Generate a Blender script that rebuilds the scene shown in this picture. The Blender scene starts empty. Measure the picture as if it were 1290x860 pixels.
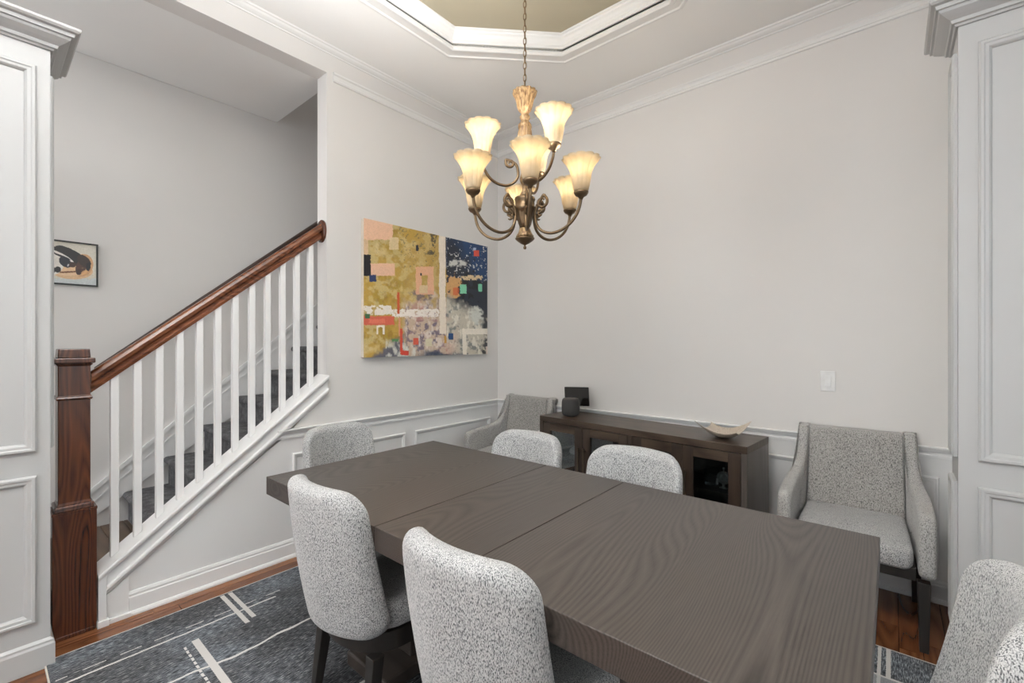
import bpy, bmesh, math, random
import numpy as np
from mathutils import Vector, Matrix
R = math.radians
random.seed(4)
scn = bpy.context.scene
COL = scn.collection

# ------------------------------------------------------------------ camera
cd = bpy.data.cameras.new('camera'); cam = bpy.data.objects.new('camera', cd); COL.objects.link(cam)
cam.location = (2.953, -3.290, 1.38)
cam.rotation_euler = (R(90), 0, R(40.1))
cd.sensor_width = 36.0; cd.lens = 570.0/1290.0*36.0; cd.clip_start = .02
scn.camera = cam

# ------------------------------------------------------------------ world, lights, exposure
w = bpy.data.worlds.new('daylight'); scn.world = w; w.use_nodes = True
w.node_tree.nodes['Background'].inputs[0].default_value = (.86, .93, 1, 1)
w.node_tree.nodes['Background'].inputs[1].default_value = 1.0
scn.view_settings.view_transform = 'Standard'; scn.view_settings.look = 'None'
scn.view_settings.gamma = 1; scn.view_settings.exposure = 0.28
scn.view_settings.use_curve_mapping = False

def area(name, loc, rot, sx, sy, power, colr=(1, 1, 1)):
    l = bpy.data.lights.new(name, 'AREA'); l.shape = 'RECTANGLE'; l.size = sx; l.size_y = sy
    l.energy = power; l.color = colr
    o = bpy.data.objects.new(name, l); o.location = loc; o.rotation_euler = rot; COL.objects.link(o); return o
area('window_light', (3.4, -7.3, 1.9), (R(88), 0, R(2)), 4.6, 2.6, 62, (.95, .975, 1))        # daylight through the front windows
area('window_light', (7.3, -2.6, 1.8), (R(90), 0, R(70)), 3.2, 2.2, 80, (.96, .98, 1))         # daylight through the side windows
area('hall_fill_light', (2.4, -5.2, 3.2), (0, 0, 0), 1.2, 1.2, 30, (1, .98, .95))              # unseen fill light added over the hall for more ambient light
area('upstairs_fill_light', (-.5, .6, 5.4), (0, 0, 0), .6, .8, 14, (1, .98, .95))  # fill light added to lift the dark upper stairwell
area('stair_fill_light', (-.55, -5.6, 1.9), (R(88), 0, 0), .8, 2.4, 32, (.98, .99, 1))  # added fill brightening the stairs; no window stands here
fl_ = area('bounce_flash', (2.68, -4.05, 1.85), Vector((-.42, .50, 1.0)).to_track_quat('-Z', 'Y').to_euler(), .7, .7, 130, (.99, .995, 1)); fl_.data.spread = R(70)      # the photographer's flash, aimed at the ceiling

# ------------------------------------------------------------------ materials
def newmat(name):
    m = bpy.data.materials.new(name); m.use_nodes = True
    nt = m.node_tree; b = nt.nodes['Principled BSDF']
    return m, nt, b
def nd(nt, t, **k):
    n = nt.nodes.new(t)
    for a, v in k.items():
        setattr(n, a, v)
    return n
def mp(nt, scale=(1, 1, 1), src='Object', offs=None):
    tc = nd(nt, 'ShaderNodeTexCoord'); m = nd(nt, 'ShaderNodeMapping')
    nt.links.new(tc.outputs[src], m.inputs[0]); m.inputs['Scale'].default_value = scale
    if offs is not None: nt.links.new(offs, m.inputs['Location'])
    return m.outputs[0]
def noise(nt, vec, scale, detail=2, rough=.5, dist=0):
    n = nd(nt, 'ShaderNodeTexNoise'); nt.links.new(vec, n.inputs['Vector'])
    n.inputs['Scale'].default_value = scale; n.inputs['Detail'].default_value = detail
    n.inputs['Roughness'].default_value = rough; n.inputs['Distortion'].default_value = dist
    return n.outputs['Fac']
def ramp(nt, fac, stops):
    r = nd(nt, 'ShaderNodeValToRGB'); nt.links.new(fac, r.inputs[0])
    while len(r.color_ramp.elements) < len(stops): r.color_ramp.elements.new(.5)
    for e, (p, c) in zip(r.color_ramp.elements, stops):
        e.position = p; e.color = (c[0], c[1], c[2], 1) if not isinstance(c, (int, float)) else (c, c, c, 1)
    return r.outputs[0]
def math_(nt, op, a, b=None, c=None):
    n = nd(nt, 'ShaderNodeMath', operation=op)
    for i, v in enumerate((a, b, c)):
        if v is None: continue
        if isinstance(v, (int, float)): n.inputs[i].default_value = v
        else: nt.links.new(v, n.inputs[i])
    return n.outputs[0]
def mixc(nt, fac, a, b, mode='MIX'):
    n = nd(nt, 'ShaderNodeMix', data_type='RGBA', blend_type=mode)
    for i, v in ((0, fac), (6, a), (7, b)):
        if isinstance(v, (int, float)): n.inputs[i].default_value = v
        elif isinstance(v, tuple): n.inputs[i].default_value = (v[0], v[1], v[2], 1)
        else: nt.links.new(v, n.inputs[i])
    return n.outputs[2]
def bump(nt, b, h, strength, dist):
    n = nd(nt, 'ShaderNodeBump'); n.inputs['Strength'].default_value = strength; n.inputs['Distance'].default_value = dist
    nt.links.new(h, n.inputs['Height']); nt.links.new(n.outputs[0], b.inputs['Normal'])
def paint_mat(name, colr, rough=.5, tex=.12):
    m, nt, b = newmat(name)
    v = mp(nt); n1 = noise(nt, v, 1.3, 3)
    c2 = tuple(x*.965 for x in colr)
    nt.links.new(ramp(nt, n1, [(.3, c2), (.7, colr)]), b.inputs['Base Color'])
    b.inputs['Roughness'].default_value = rough
    bump(nt, b, noise(nt, v, 220, 3), tex, .0006)
    return m
M = {}
M['wall'] = paint_mat('greige_wall_paint', (.70, .682, .662), .75)
M['wain'] = paint_mat('white_wainscot_paint', (.80, .80, .795), .45)
M['trim'] = paint_mat('white_trim_paint', (.83, .83, .825), .35, .04)
M['column'] = paint_mat('light_offset_column_white', (.465, .47, .467), .4, .04)  # white trim paint, darkened in colour to offset strong light on the columns
M['crown'] = paint_mat('crown_paint', (.765, .758, .745), .45, .04)
M['ceil'] = paint_mat('ceiling_paint', (.86, .853, .835), .8)
M['tray'] = paint_mat('tan_tray_paint', (.40, .36, .265), .8)
M['stairceil'] = paint_mat('stair_ceiling_paint', (.84, .835, .82), .8)

def wood(name, dark, light, axis='y', rings=9, rough=.4, per_obj=False, freq=(5.5, .75, 5.5), fib=.35, coat=0, spec=.5):
    m, nt, b = newmat(name)
    a = {'x': (freq[1], freq[0], freq[2]), 'y': freq, 'z': (freq[0], freq[2], freq[1])}[axis]
    off = None
    if per_obj:
        oi = nd(nt, 'ShaderNodeObjectInfo'); cm = nd(nt, 'ShaderNodeCombineXYZ')
        r = math_(nt, 'MULTIPLY', oi.outputs['Random'], 37.0)
        for i in range(3): nt.links.new(r, cm.inputs[i])
        off = cm.outputs[0]
    v = mp(nt, a, offs=off)
    n1 = noise(nt, v, .55, 1.5, .45)
    rg = math_(nt, 'PINGPONG', math_(nt, 'MULTIPLY', n1, rings*2.0), .5)
    rg = math_(nt, 'MULTIPLY', rg, 2.0)
    fa = {'x': (4, 130, 130), 'y': (130, 4, 130), 'z': (130, 130, 4)}[axis]
    v2 = mp(nt, fa, offs=off); n2 = noise(nt, v2, 1.6, 3, .6)
    v3 = mp(nt, tuple(x*.35 for x in a), offs=off); n3 = noise(nt, v3, 1.1, 2)
    g = math_(nt, 'ADD', math_(nt, 'MULTIPLY', rg, 1-fib), math_(nt, 'MULTIPLY', n2, fib))
    g = math_(nt, 'ADD', g, math_(nt, 'MULTIPLY', math_(nt, 'SUBTRACT', n3, .5), .8))
    mid = tuple((x+y)/2 for x, y in zip(dark, light))
    c = ramp(nt, g, [(.12, dark), (.42, mid), (.85, light)])
    if per_obj:
        c = mixc(nt, 1.0, c, ramp(nt, oi.outputs['Random'], [(0, (.74, .74, .74)), (1, (1.12, 1.1, 1.08))]), 'MULTIPLY')
    nt.links.new(c, b.inputs['Base Color'])
    b.inputs['Roughness'].default_value = rough
    b.inputs['Coat Weight'].default_value = coat
    b.inputs['Specular IOR Level'].default_value = spec
    bump(nt, b, math_(nt, 'ADD', n2, math_(nt, 'MULTIPLY', rg, .5)), .18, .0008)
    return m
M['table'] = wood('dark_taupe_oak', (.012, .009, .007), (.078, .064, .055), 'y', 85, .36, spec=.55, fib=.58, freq=(3.0, .42, 3.0))
M['table_edge'] = wood('dark_taupe_oak_edge', (.04, .031, .026), (.07, .056, .048), 'x', 5, .4)
M['side'] = wood('dark_brown_sideboard_wood', (.020, .012, .008), (.090, .062, .043), 'x', 9, .36, fib=.6, spec=.35)
M['side_v'] = wood('dark_brown_sideboard_wood_upright', (.014, .008, .005), (.048, .031, .021), 'z', 5, .42, fib=.6)
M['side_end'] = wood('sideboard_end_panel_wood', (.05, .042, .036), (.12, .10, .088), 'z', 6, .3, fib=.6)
M['side_in'] = wood('sideboard_inside_wood', (.010, .007, .005), (.03, .021, .016), 'x', 4, .55)
M['leg'] = wood('espresso_leg_wood', (.008, .006, .005), (.024, .020, .017), 'z', 5, .4, fib=.6)
M['floor'] = wood('red_oak_floor', (.10, .033, .012), (.21, .080, .032), 'y', 7, .23, per_obj=True, freq=(9, 1.1, 9))
M['landing'] = wood('brown_landing_wood', (.075, .045, .028), (.18, .12, .08), 'x', 10, .35, per_obj=True)
M['newel'] = wood('red_brown_oak', (.022, .006, .003), (.125, .037, .014), 'z', 12, .27, fib=.55, freq=(12, 1.6, 12), coat=.2)
def rail_wood():
    m = wood('red_brown_rail_oak', (.035, .009, .004), (.20, .064, .022), 'y', 8, .25, fib=.6, freq=(16, 2, 6), coat=.3)
    return m
M['rail'] = rail_wood()

M['shaded_rail'] = wood('shade_darkened_rail', (.014, .006, .004), (.045, .02, .012), 'y', 6, .4)  # stairwell shade put into the wall rail's colour
def fabric(name, light, dark, thr=.5, sc=1.0, rough=.95, tint=None):
    m, nt, b = newmat(name)
    v = mp(nt, (260*sc, 260*sc, 95*sc)); n1 = noise(nt, v, 1.0, 2.5, .62)
    v2 = mp(nt, (900*sc, 900*sc, 300*sc)); n2 = noise(nt, v2, 1.0, 2, .6)
    v3 = mp(nt, (3, 3, 3)); n3 = noise(nt, v3, 1.2, 2)
    f = math_(nt, 'ADD', n1, math_(nt, 'MULTIPLY', math_(nt, 'SUBTRACT', n3, .5), .10))
    mid = tuple(x*.88 for x in light)
    c = ramp(nt, f, [(thr-.13, dark), (thr-.045, tuple((x+y)*.5 for x, y in zip(dark, light))), (thr+.03, mid), (thr+.16, light)])
    c = mixc(nt, 1.0, c, ramp(nt, n2, [(.3, .86), (.6, 1.04)]), 'MULTIPLY')
    nt.links.new(c, b.inputs['Base Color'])
    b.inputs['Roughness'].default_value = rough
    b.inputs['Sheen Weight'].default_value = .25
    # woven ribs running up the cloth
    wv = nd(nt, 'ShaderNodeTexNoise'); nt.links.new(mp(nt, (330*sc, 330*sc, 16*sc)), wv.inputs['Vector']); wv.inputs['Scale'].default_value = 1.0
    h = math_(nt, 'ADD', math_(nt, 'MULTIPLY', n1, .7), wv.outputs['Fac'])
    bump(nt, b, h, .55, .0022)
    return m
M['fab'] = fabric('pale_grey_woven_fabric', (.56, .56, .552), (.06, .063, .068), .512, 1.75)
M['fab_dark'] = fabric('mid_grey_woven_fabric', (.42, .405, .385), (.085, .083, .08), .49, 1.25)
M['welt'] = fabric('grey_welt_fabric', (.24, .235, .225), (.12, .12, .12), .47)
def carpet():
    m, nt, b = newmat('grey_stair_carpet')
    v = mp(nt); n1 = noise(nt, v, 190, 3, .7); n2 = noise(nt, v, 22, 3)
    f = math_(nt, 'ADD', math_(nt, 'MULTIPLY', n1, .6), math_(nt, 'MULTIPLY', n2, .4))
    nt.links.new(ramp(nt, f, [(.34, (.035, .036, .039)), (.5, (.09, .09, .095)), (.64, (.19, .19, .195))]), b.inputs['Base Color'])
    b.inputs['Roughness'].default_value = 1; bump(nt, b, n1, .8, .004); return m
M['carpet'] = carpet()
def plain(name, c, rough=.5, metal=0, emis=None, es=0, bumpsc=None):
    m, nt, b = newmat(name)
    v = mp(nt); n = noise(nt, v, bumpsc or 30, 2)
    nt.links.new(ramp(nt, n, [(.3, tuple(x*.9 for x in c)), (.7, c)]), b.inputs['Base Color'])
    b.inputs['Roughness'].default_value = rough; b.inputs['Metallic'].default_value = metal
    if emis: b.inputs['Emission Color'].default_value = (*emis, 1); b.inputs['Emission Strength'].default_value = es
    if bumpsc: bump(nt, b, n, .4, .001)
    return m
M['black'] = plain('black_frame', (.012, .012, .012), .35)
M['screen'] = plain('black_glossy_screen', (.010, .009, .008), .12)
M['speaker'] = plain('charcoal_speaker_mesh', (.045, .042, .041), .9, bumpsc=900)
M['speaker_top'] = plain('brown_grey_speaker_top', (.085, .068, .058), .35)
M['plate'] = plain('white_plastic', (.78, .78, .77), .3)
M['ceramic'] = plain('white_ceramic', (.55, .55, .54), .25)
M['silver'] = plain('silver_metal', (.62, .62, .60), .28, 1)
M['bronze'] = plain('antique_bronze', (.17, .115, .065), .38, .75, bumpsc=60)
M['handle'] = plain('dark_bronze_handle', (.10, .08, .06), .35, .7)
M['white_gap'] = plain('dial_face', (.12, .12, .115), .3)
def bowl_mat():
    m, nt, b = newmat('capiz_shell')
    v = mp(nt); vo = nd(nt, 'ShaderNodeTexVoronoi', feature='DISTANCE_TO_EDGE'); nt.links.new(v, vo.inputs['Vector']); vo.inputs['Scale'].default_value = 130
    nt.links.new(ramp(nt, vo.outputs['Distance'], [(.0, (.27, .22, .17)), (.12, (.50, .43, .35)), (.5, (.64, .57, .49))]), b.inputs['Base Color'])
    b.inputs['Roughness'].default_value = .35; return m
M['bowl'] = bowl_mat()
def gold():
    m, nt, b = newmat('aged_gold_resin')
    v = mp(nt, (1, 1, .22)); n = noise(nt, v, 120, 3, .6)
    nt.links.new(ramp(nt, n, [(.36, (.09, .043, .016)), (.47, (.21, .128, .058)), (.62, (.33, .225, .115))]), b.inputs['Base Color'])
    b.inputs['Roughness'].default_value = .42; b.inputs['Metallic'].default_value = .25; bump(nt, b, n, .25, .0012); return m
M['gold'] = gold()
def shade_mat():
    m, nt, b = newmat('frosted_amber_glass')
    v = mp(nt); n = noise(nt, v, 18, 3)
    c = ramp(nt, n, [(.3, (.55, .46, .32)), (.7, (.66, .58, .44))])
    tr = nd(nt, 'ShaderNodeBsdfTranslucent'); nt.links.new(c, tr.inputs[0])
    nt.links.new(c, b.inputs['Base Color']); b.inputs['Roughness'].default_value = .3
    nt.links.new(c, b.inputs['Emission Color']); b.inputs['Emission Strength'].default_value = .04
    mx = nd(nt, 'ShaderNodeMixShader'); mx.inputs[0].default_value = .5
    nt.links.new(b.outputs[0], mx.inputs[1]); nt.links.new(tr.outputs[0], mx.inputs[2])
    nt.links.new(mx.outputs[0], nt.nodes['Material Output'].inputs[0]); return m
M['shade'] = shade_mat()
M['bulb'] = plain('lit_bulb', (1, .9, .7), .4, 0, (1, .90, .72), 1.2)
def glass():
    m, nt, b = newmat('clear_pane_glass')
    nt.nodes.remove(b)
    t = nd(nt, 'ShaderNodeBsdfTransparent'); t.inputs[0].default_value = (.80, .84, .84, 1)
    g = nd(nt, 'ShaderNodeBsdfGlossy'); g.inputs['Roughness'].default_value = .02; g.inputs[0].default_value = (.9, .93, .95, 1)
    f = nd(nt, 'ShaderNodeFresnel'); f.inputs[0].default_value = 1.5
    mx = nd(nt, 'ShaderNodeMixShader'); nt.links.new(f.outputs[0], mx.inputs[0])
    nt.links.new(t.outputs[0], mx.inputs[1]); nt.links.new(g.outputs[0], mx.inputs[2])
    nt.links.new(mx.outputs[0], nt.nodes['Material Output'].inputs[0]); return m
M['glass'] = glass()
def colour_attr(name, rough=.6):
    m, nt, b = newmat(name)
    a = nd(nt, 'ShaderNodeVertexColor', layer_name='Col')
    n = noise(nt, mp(nt), 160, 3, .6)
    nt.links.new(mixc(nt, 1.0, a.outputs['Color'], ramp(nt, n, [(.3, .86), (.7, 1.06)]), 'MULTIPLY'), b.inputs['Base Color'])
    b.inputs['Roughness'].default_value = rough; bump(nt, b, n, .25, .001); return m
M['canvas'] = colour_attr('oil_paint_on_canvas', .45)
M['print'] = colour_attr('printed_paper', .35)

def rug_mat():
    m, nt, b = newmat('navy_grey_heathered_rug')
    tc = nd(nt, 'ShaderNodeTexCoord'); sp = nd(nt, 'ShaderNodeSeparateXYZ'); nt.links.new(tc.outputs['Object'], sp.inputs[0])
    wob = noise(nt, mp(nt, (7, 7, 1)), 1.0, 3, .6); wo = math_(nt, 'MULTIPLY', math_(nt, 'SUBTRACT', wob, .5), .03)
    wob2 = noise(nt, mp(nt, (3, 3, 1)), 1.0, 2, .6); wo2 = math_(nt, 'MULTIPLY', math_(nt, 'SUBTRACT', wob2, .5), .09)
    X, Y = sp.outputs[0], sp.outputs[1]
    rough_edge = noise(nt, mp(nt, (170, 170, 1)), 1.0, 2)
    v = mp(nt, (260, 34, 1)); n1 = noise(nt, v, 1.0, 3, .65)
    n2 = noise(nt, mp(nt, (3.0, 2.0, 1)), 1.0, 3, .6)
    f = math_(nt, 'ADD', math_(nt, 'MULTIPLY', n1, .75), math_(nt, 'MULTIPLY', n2, .25))
    base = ramp(nt, f, [(.38, (.008, .009, .011)), (.46, (.036, .039, .045)), (.54, (.105, .111, .12)), (.63, (.33, .335, .335))])
    blue = ramp(nt, n2, [(.42, (1.0, .98, .96)), (.62, (.93, .99, 1.06))])
    colr = mixc(nt, 1.0, base, blue, 'MULTIPLY')
    def band(u, c0, hw, wobble=None):
        a = math_(nt, 'SUBTRACT', u, c0)
        if wobble is not None: a = math_(nt, 'ADD', a, wobble)
        a = math_(nt, 'ABSOLUTE', a)
        a = math_(nt, 'ADD', a, math_(nt, 'MULTIPLY', math_(nt, 'SUBTRACT', rough_edge, .5), .006))
        return math_(nt, 'LESS_THAN', a, hw)
    def rng(u, a, b_): return math_(nt, 'MULTIPLY', math_(nt, 'GREATER_THAN', u, a), math_(nt, 'LESS_THAN', u, b_))
    def dash(u, per, duty): return math_(nt, 'LESS_THAN', math_(nt, 'FRACT', math_(nt, 'DIVIDE', u, per)), duty)
    def mul(*a):
        r = a[0]
        for x in a[1:]: r = math_(nt, 'MULTIPLY', r, x)
        return r
    lines = [mul(band(X, .412, .0055, math_(nt, 'MULTIPLY', wo, .4)), rng(Y, -3.08, -2.247)),
             mul(band(X, .366, .0028, math_(nt, 'MULTIPLY', wo, .3)), rng(Y, -3.08, -2.16), dash(Y, .12, .62)),
             mul(band(Y, -2.432, .0105), rng(X, .186, .545)), mul(band(Y, -2.393, .0105), rng(X, .186, .518)),
             mul(band(X, .742, .0065, wo2), rng(Y, -3.08, -1.4)),
             mul(band(Y, -2.638, .0145), rng(X, .50, 1.25)),
             mul(band(Y, -2.684, .005, math_(nt, 'MULTIPLY', wo, .5)), rng(X, .515, 1.2), dash(X, .035, .7)),
             mul(band(X, 1.32, .006, wo2), rng(Y, -3.0, -1.0)), mul(band(Y, -1.5, .012), rng(X, .8, 1.6)),
             mul(band(X, 1.9, .0055, wo2), rng(Y, -3.0, -.8)), mul(band(Y, -2.05, .012), rng(X, 1.4, 2.5)),
             mul(band(X, 2.908, .006), rng(Y, -1.6, -.66)), mul(band(X, 2.938, .008), rng(Y, -.90, -.66)),
             mul(band(Y, -.893, .006, math_(nt, 'MULTIPLY', wo, .6)), rng(X, 2.3, 3.22))]
    mx = lines[0]
    for l in lines[1:]: mx = math_(nt, 'MAXIMUM', mx, l)
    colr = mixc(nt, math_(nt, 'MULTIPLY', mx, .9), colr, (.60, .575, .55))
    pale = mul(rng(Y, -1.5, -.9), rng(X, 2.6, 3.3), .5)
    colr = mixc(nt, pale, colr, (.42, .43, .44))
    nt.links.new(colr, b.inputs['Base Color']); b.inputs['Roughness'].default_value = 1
    bump(nt, b, n1, .5, .003); return m
M['rug'] = rug_mat()
M['rug_edge'] = plain('cream_rug_binding', (.60, .56, .50), .9)

# ------------------------------------------------------------------ mesh helpers
class MB:
    def __init__(s): s.v = []; s.f = []; s.mi = []; s.cur = 0
    def add(s, vs, fs):
        o = len(s.v); s.v += [tuple(p) for p in vs]; s.f += [tuple(i+o for i in f) for f in fs]; s.mi += [s.cur]*len(fs); return s
    def box(s, x0, x1, y0, y1, z0, z1):
        vs = [(x, y, z) for z in (z0, z1) for y in (y0, y1) for x in (x0, x1)]
        return s.add(vs, [(0, 2, 3, 1), (4, 5, 7, 6), (0, 1, 5, 4), (2, 6, 7, 3), (0, 4, 6, 2), (1, 3, 7, 5)])
    def hexa(s, bot, top):      # two quads of 4 points
        return s.add(list(bot)+list(top), [(3, 2, 1, 0), (4, 5, 6, 7), (0, 1, 5, 4), (1, 2, 6, 5), (2, 3, 7, 6), (3, 0, 4, 7)])
    def prism(s, pts, a, b, axis='x'):   # polygon in the two other axes, extruded
        n = len(pts)
        def mk(p, t): return {'x': (t, p[0], p[1]), 'y': (p[0], t, p[1]), 'z': (p[0], p[1], t)}[axis]
        vs = [mk(p, a) for p in pts]+[mk(p, b) for p in pts]
        fs = [tuple(range(n))[::-1], tuple(range(n, 2*n))]+[(i, (i+1) % n, n+(i+1) % n, n+i) for i in range(n)]
        return s.add(vs, fs)
    def loops(s, rings, close_u=True, close_v=False, cap=True):
        n = len(rings[0]); m = len(rings); vs = [p for r in rings for p in r]; fs = []
        for j in range(m if close_v else m-1):
            for i in range(n if close_u else n-1):
                a = j*n+i; b = j*n+(i+1) % n; c = ((j+1) % m)*n+(i+1) % n; d = ((j+1) % m)*n+i
                fs.append((a, b, c, d))
        if cap and not close_v: fs.append(tuple(range(n))[::-1]); fs.append(tuple(range((m-1)*n, m*n)))
        return s.add(vs, fs)
    def lathe(s, prof, c=(0, 0), n=24, flute=None):   # prof (r, z) bottom to top
        rings = []
        for k, (r, z) in enumerate(prof):
            ring = []
            for i in range(n):
                a = 2*math.pi*i/n; rr = r
                if flute: rr = r*(1+flute(k, a))
                ring.append((c[0]+rr*math.cos(a), c[1]+rr*math.sin(a), z))
            rings.append(ring)
        return s.loops(rings)
    def build(s, name, mats, parent=None, smooth=False, bevel=0, seg=2, auto=None):
        me = bpy.data.meshes.new(name); me.from_pydata(s.v, [], s.f)
        bm = bmesh.new(); bm.from_mesh(me); bmesh.ops.recalc_face_normals(bm, faces=bm.faces); bm.to_mesh(me); bm.free()
        if not isinstance(mats, (list, tuple)): mats = [mats]
        for m in mats: me.materials.append(m)
        if len(mats) > 1: me.polygons.foreach_set('material_index', s.mi)
        if smooth: me.polygons.foreach_set('use_smooth', [True]*len(me.polygons))
        o = bpy.data.objects.new(name, me); COL.objects.link(o)
        if parent: o.parent = parent
        if auto is not None: me.set_sharp_from_angle(angle=R(auto))
        if bevel:
            b = o.modifiers.new('bevel', 'BEVEL'); b.width = bevel; b.segments = seg; b.limit_method = 'ANGLE'; b.angle_limit = R(40)
        return o
def tag(o, label=None, cat=None, group=None, kind=None):
    if label: o['label'] = label
    if cat: o['category'] = cat
    if group: o['group'] = group
    if kind: o['kind'] = kind
    return o
def thing(name, label, cat, loc=(0, 0, 0), rz=0, group=None):
    o = bpy.data.objects.new(name, None); COL.objects.link(o); o.location = loc; o.rotation_euler = (0, 0, R(rz))
    o.empty_display_size = .1
    return tag(o, label, cat, group)
def copy_tree(o, parent=None):
    c = o.copy(); COL.objects.link(c); c.parent = parent
    for ch in [x for x in COL.objects if x.parent == o]: copy_tree(ch, c)
    return c
def struct(name, mb, mats, parent=None, **k):
    o = mb.build(name, mats, parent, **k); o['kind'] = 'structure'
    return o

def offs(path, d, closed):          # offset a polyline to its right-hand side by d with mitres
    out = []; n = len(path)
    for i in range(n):
        p = Vector(path[i])
        a = Vector(path[i-1]) if (i > 0 or closed) else None
        b = Vector(path[(i+1) % n]) if (i < n-1 or closed) else None
        ns = []
        if a is not None: t = (p-a).normalized(); ns.append(Vector((t.y, -t.x)))
        if b is not None: t = (b-p).normalized(); ns.append(Vector((t.y, -t.x)))
        if len(ns) == 2:
            m = (ns[0]+ns[1]); m = m/(m.length_squared)*2
        else: m = ns[0]
        out.append(p+m*d)
    return out
def sweep(mb, path, prof, closed=False, seg=None):   # prof: closed loop of (d, z)
    cols = [offs(path, d, closed) for d, z in prof]
    rings = [[(cols[k][i].x, cols[k][i].y, prof[k][1]) for k in range(len(prof))] for i in range(len(path))]
    if seg is not None: rings = rings[seg:seg+2]
    return mb.loops(rings, True, closed and seg is None)
def wall_frame(mb, o, u, v, nrm, u0, u1, v0, v1, prof=None):
    prof = prof or [(0, 0), (0, .010), (.005, .017), (.011, .017), (.015, .011), (.022, .010), (.027, .006), (.030, 0)]
    o, u, v, nrm = map(Vector, (o, u, v, nrm))
    rings = []
    for su, sv, cu, cv in ((1, 1, u0, v0), (-1, 1, u1, v0), (-1, -1, u1, v1), (1, -1, u0, v1)):
        rings.append([tuple(o+u*(cu+su*i)+v*(cv+sv*i)+nrm*h) for i, h in prof])
    return mb.loops(rings, True, True)
def catmull(pts, n=8):
    P = [Vector(p) for p in pts]; out = []
    for i in range(len(P)-1):
        p0 = P[max(i-1, 0)]; p1 = P[i]; p2 = P[i+1]; p3 = P[min(i+2, len(P)-1)]
        for k in range(n):
            t = k/n
            out.append(.5*((2*p1)+(p2-p0)*t+(2*p0-5*p1+4*p2-p3)*t*t+(3*p1-p0-3*p2+p3)*t**3))
    out.append(P[-1]); return out
def tube(mb, pts, rad, n=8, side=None, ry=None):
    # rad: number or function of t; side: fixed sideways vector for planar curves
    rings = []; L = len(pts)
    for i, p in enumerate(pts):
        t = (pts[min(i+1, L-1)]-pts[max(i-1, 0)]).normalized()
        s = Vector(side) if side is not None else t.orthogonal().normalized()
        if side is None and i > 0:
            s = (prev - t*prev.dot(t)).normalized()
        prev = s
        q = t.cross(s).normalized()
        r = rad(i/(L-1)) if callable(rad) else rad
        r2 = (ry or 1)*r
        rings.append([tuple(p+s*(r*math.cos(2*math.pi*k/n+math.pi/n))+q*(r2*math.sin(2*math.pi*k/n+math.pi/n))) for k in range(n)])
    return mb.loops(rings)
def round_rect(x0, x1, z0, z1, r, seg=6):    # r: (bl, br, tr, tl)
    if isinstance(r, (int, float)): r = (r,)*4
    pts = []
    for (cx, cz, rr, a0) in ((x0, z0, r[0], 180), (x1, z0, r[1], 270), (x1, z1, r[2], 0), (x0, z1, r[3], 90)):
        ox = cx+(rr if cx == x0 else -rr); oz = cz+(rr if cz == z0 else -rr)
        for k in range(seg+1):
            a = R(a0+90*k/seg); pts.append((ox+rr*math.cos(a), oz+rr*math.sin(a)))
    return pts
def densify(pts, step):
    out = []
    for i in range(len(pts)):
        a = Vector(pts[i]); b = Vector(pts[(i+1) % len(pts)]); d = (b-a).length
        n = max(1, int(d/step))
        for k in range(n): out.append(tuple(a+(b-a)*(k/n)))
    return out
def pillow(mb, outline, t, r, deform, rings=9, arc=5, centre=None, dome=0):
    """upholstered slab: outline (a, b) counter-clockwise, thickness t along the third axis, soft edge r"""
    P = [Vector(p) for p in outline]; n = len(P)
    N = []
    for i in range(n):
        tt = (P[(i+1) % n]-P[i-1]).normalized(); N.append(Vector((-tt.y, tt.x)))   # inward for CCW
    c = Vector(centre) if centre else sum(P, Vector((0, 0)))/n
    L = []
    inner = [P[i]+N[i]*r for i in range(n)]
    for k in range(1, rings+1):                       # bottom/back face from the centre outwards
        s = k/rings
        L.append([(c+(inner[i]-c)*s, -t/2-dome*(1-s*s)) for i in range(n)])
    for k in range(1, 2*arc):
        a = -90+180*k/(2*arc)
        ins = r*(1-math.cos(R(a))); h = (t/2-r)*(1 if a > 0 else -1 if a < 0 else 0)+r*math.sin(R(a))
        if a == 0: h = 0
        L.append([(P[i]+N[i]*ins, h) for i in range(n)])
    for k in range(rings, 0, -1):
        s = k/rings
        L.append([(c+(inner[i]-c)*s, t/2+dome*(1-s*s)) for i in range(n)])
    mb.loops([[tuple(deform(p.x, p.y, h)) for p, h in ring] for ring in L])
    return mb
def cyl(mb, c, r, z0, z1, n=16): return mb.lathe([(r, z0), (r, z1)], c, n)

# ------------------------------------------------------------------ room shell
HC = 3.385
S = struct
# floor: sub-floor and oak strips running along the left wall
mb = MB().box(-.13, 6.6, -7.4, .15, -.12, -.016)
floor = S('floor', mb, M['floor'])
PW = .0826
shared = {}
x = .0
row = 0
while x < 4.1:
    x1 = x+PW; y = .0 if x < 3.2 else .0
    y = -.002; yy = y-random.uniform(.3, 1.3)
    while y > -3.9:
        yy = max(yy, -3.9)
        L = round(y-yy, 2)
        if L > .02:
            key = round(L*10)
            if key not in shared:
                b = .0012; LL = key/10
                m_ = MB().hexa([(b*0, 0, -.016), (PW, 0, -.016), (PW, -LL, -.016), (0, -LL, -.016)][::-1], [(0+b, -b, 0), (PW-b, -b, 0), (PW-b, -LL+b, 0), (b, -LL+b, 0)][::-1])
                o = m_.build('plank', M['floor'], floor); shared[key] = o.data
            else:
                o = bpy.data.objects.new('plank', shared[key]); COL.objects.link(o); o.parent = floor
            o.location = (x, y, 0)
        y = y-round(L*10)/10 if L > .02 else -9
        yy = y-random.choice([.8, 1.0, 1.2, 1.4, 1.6])
    x = x1; row += 1

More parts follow.
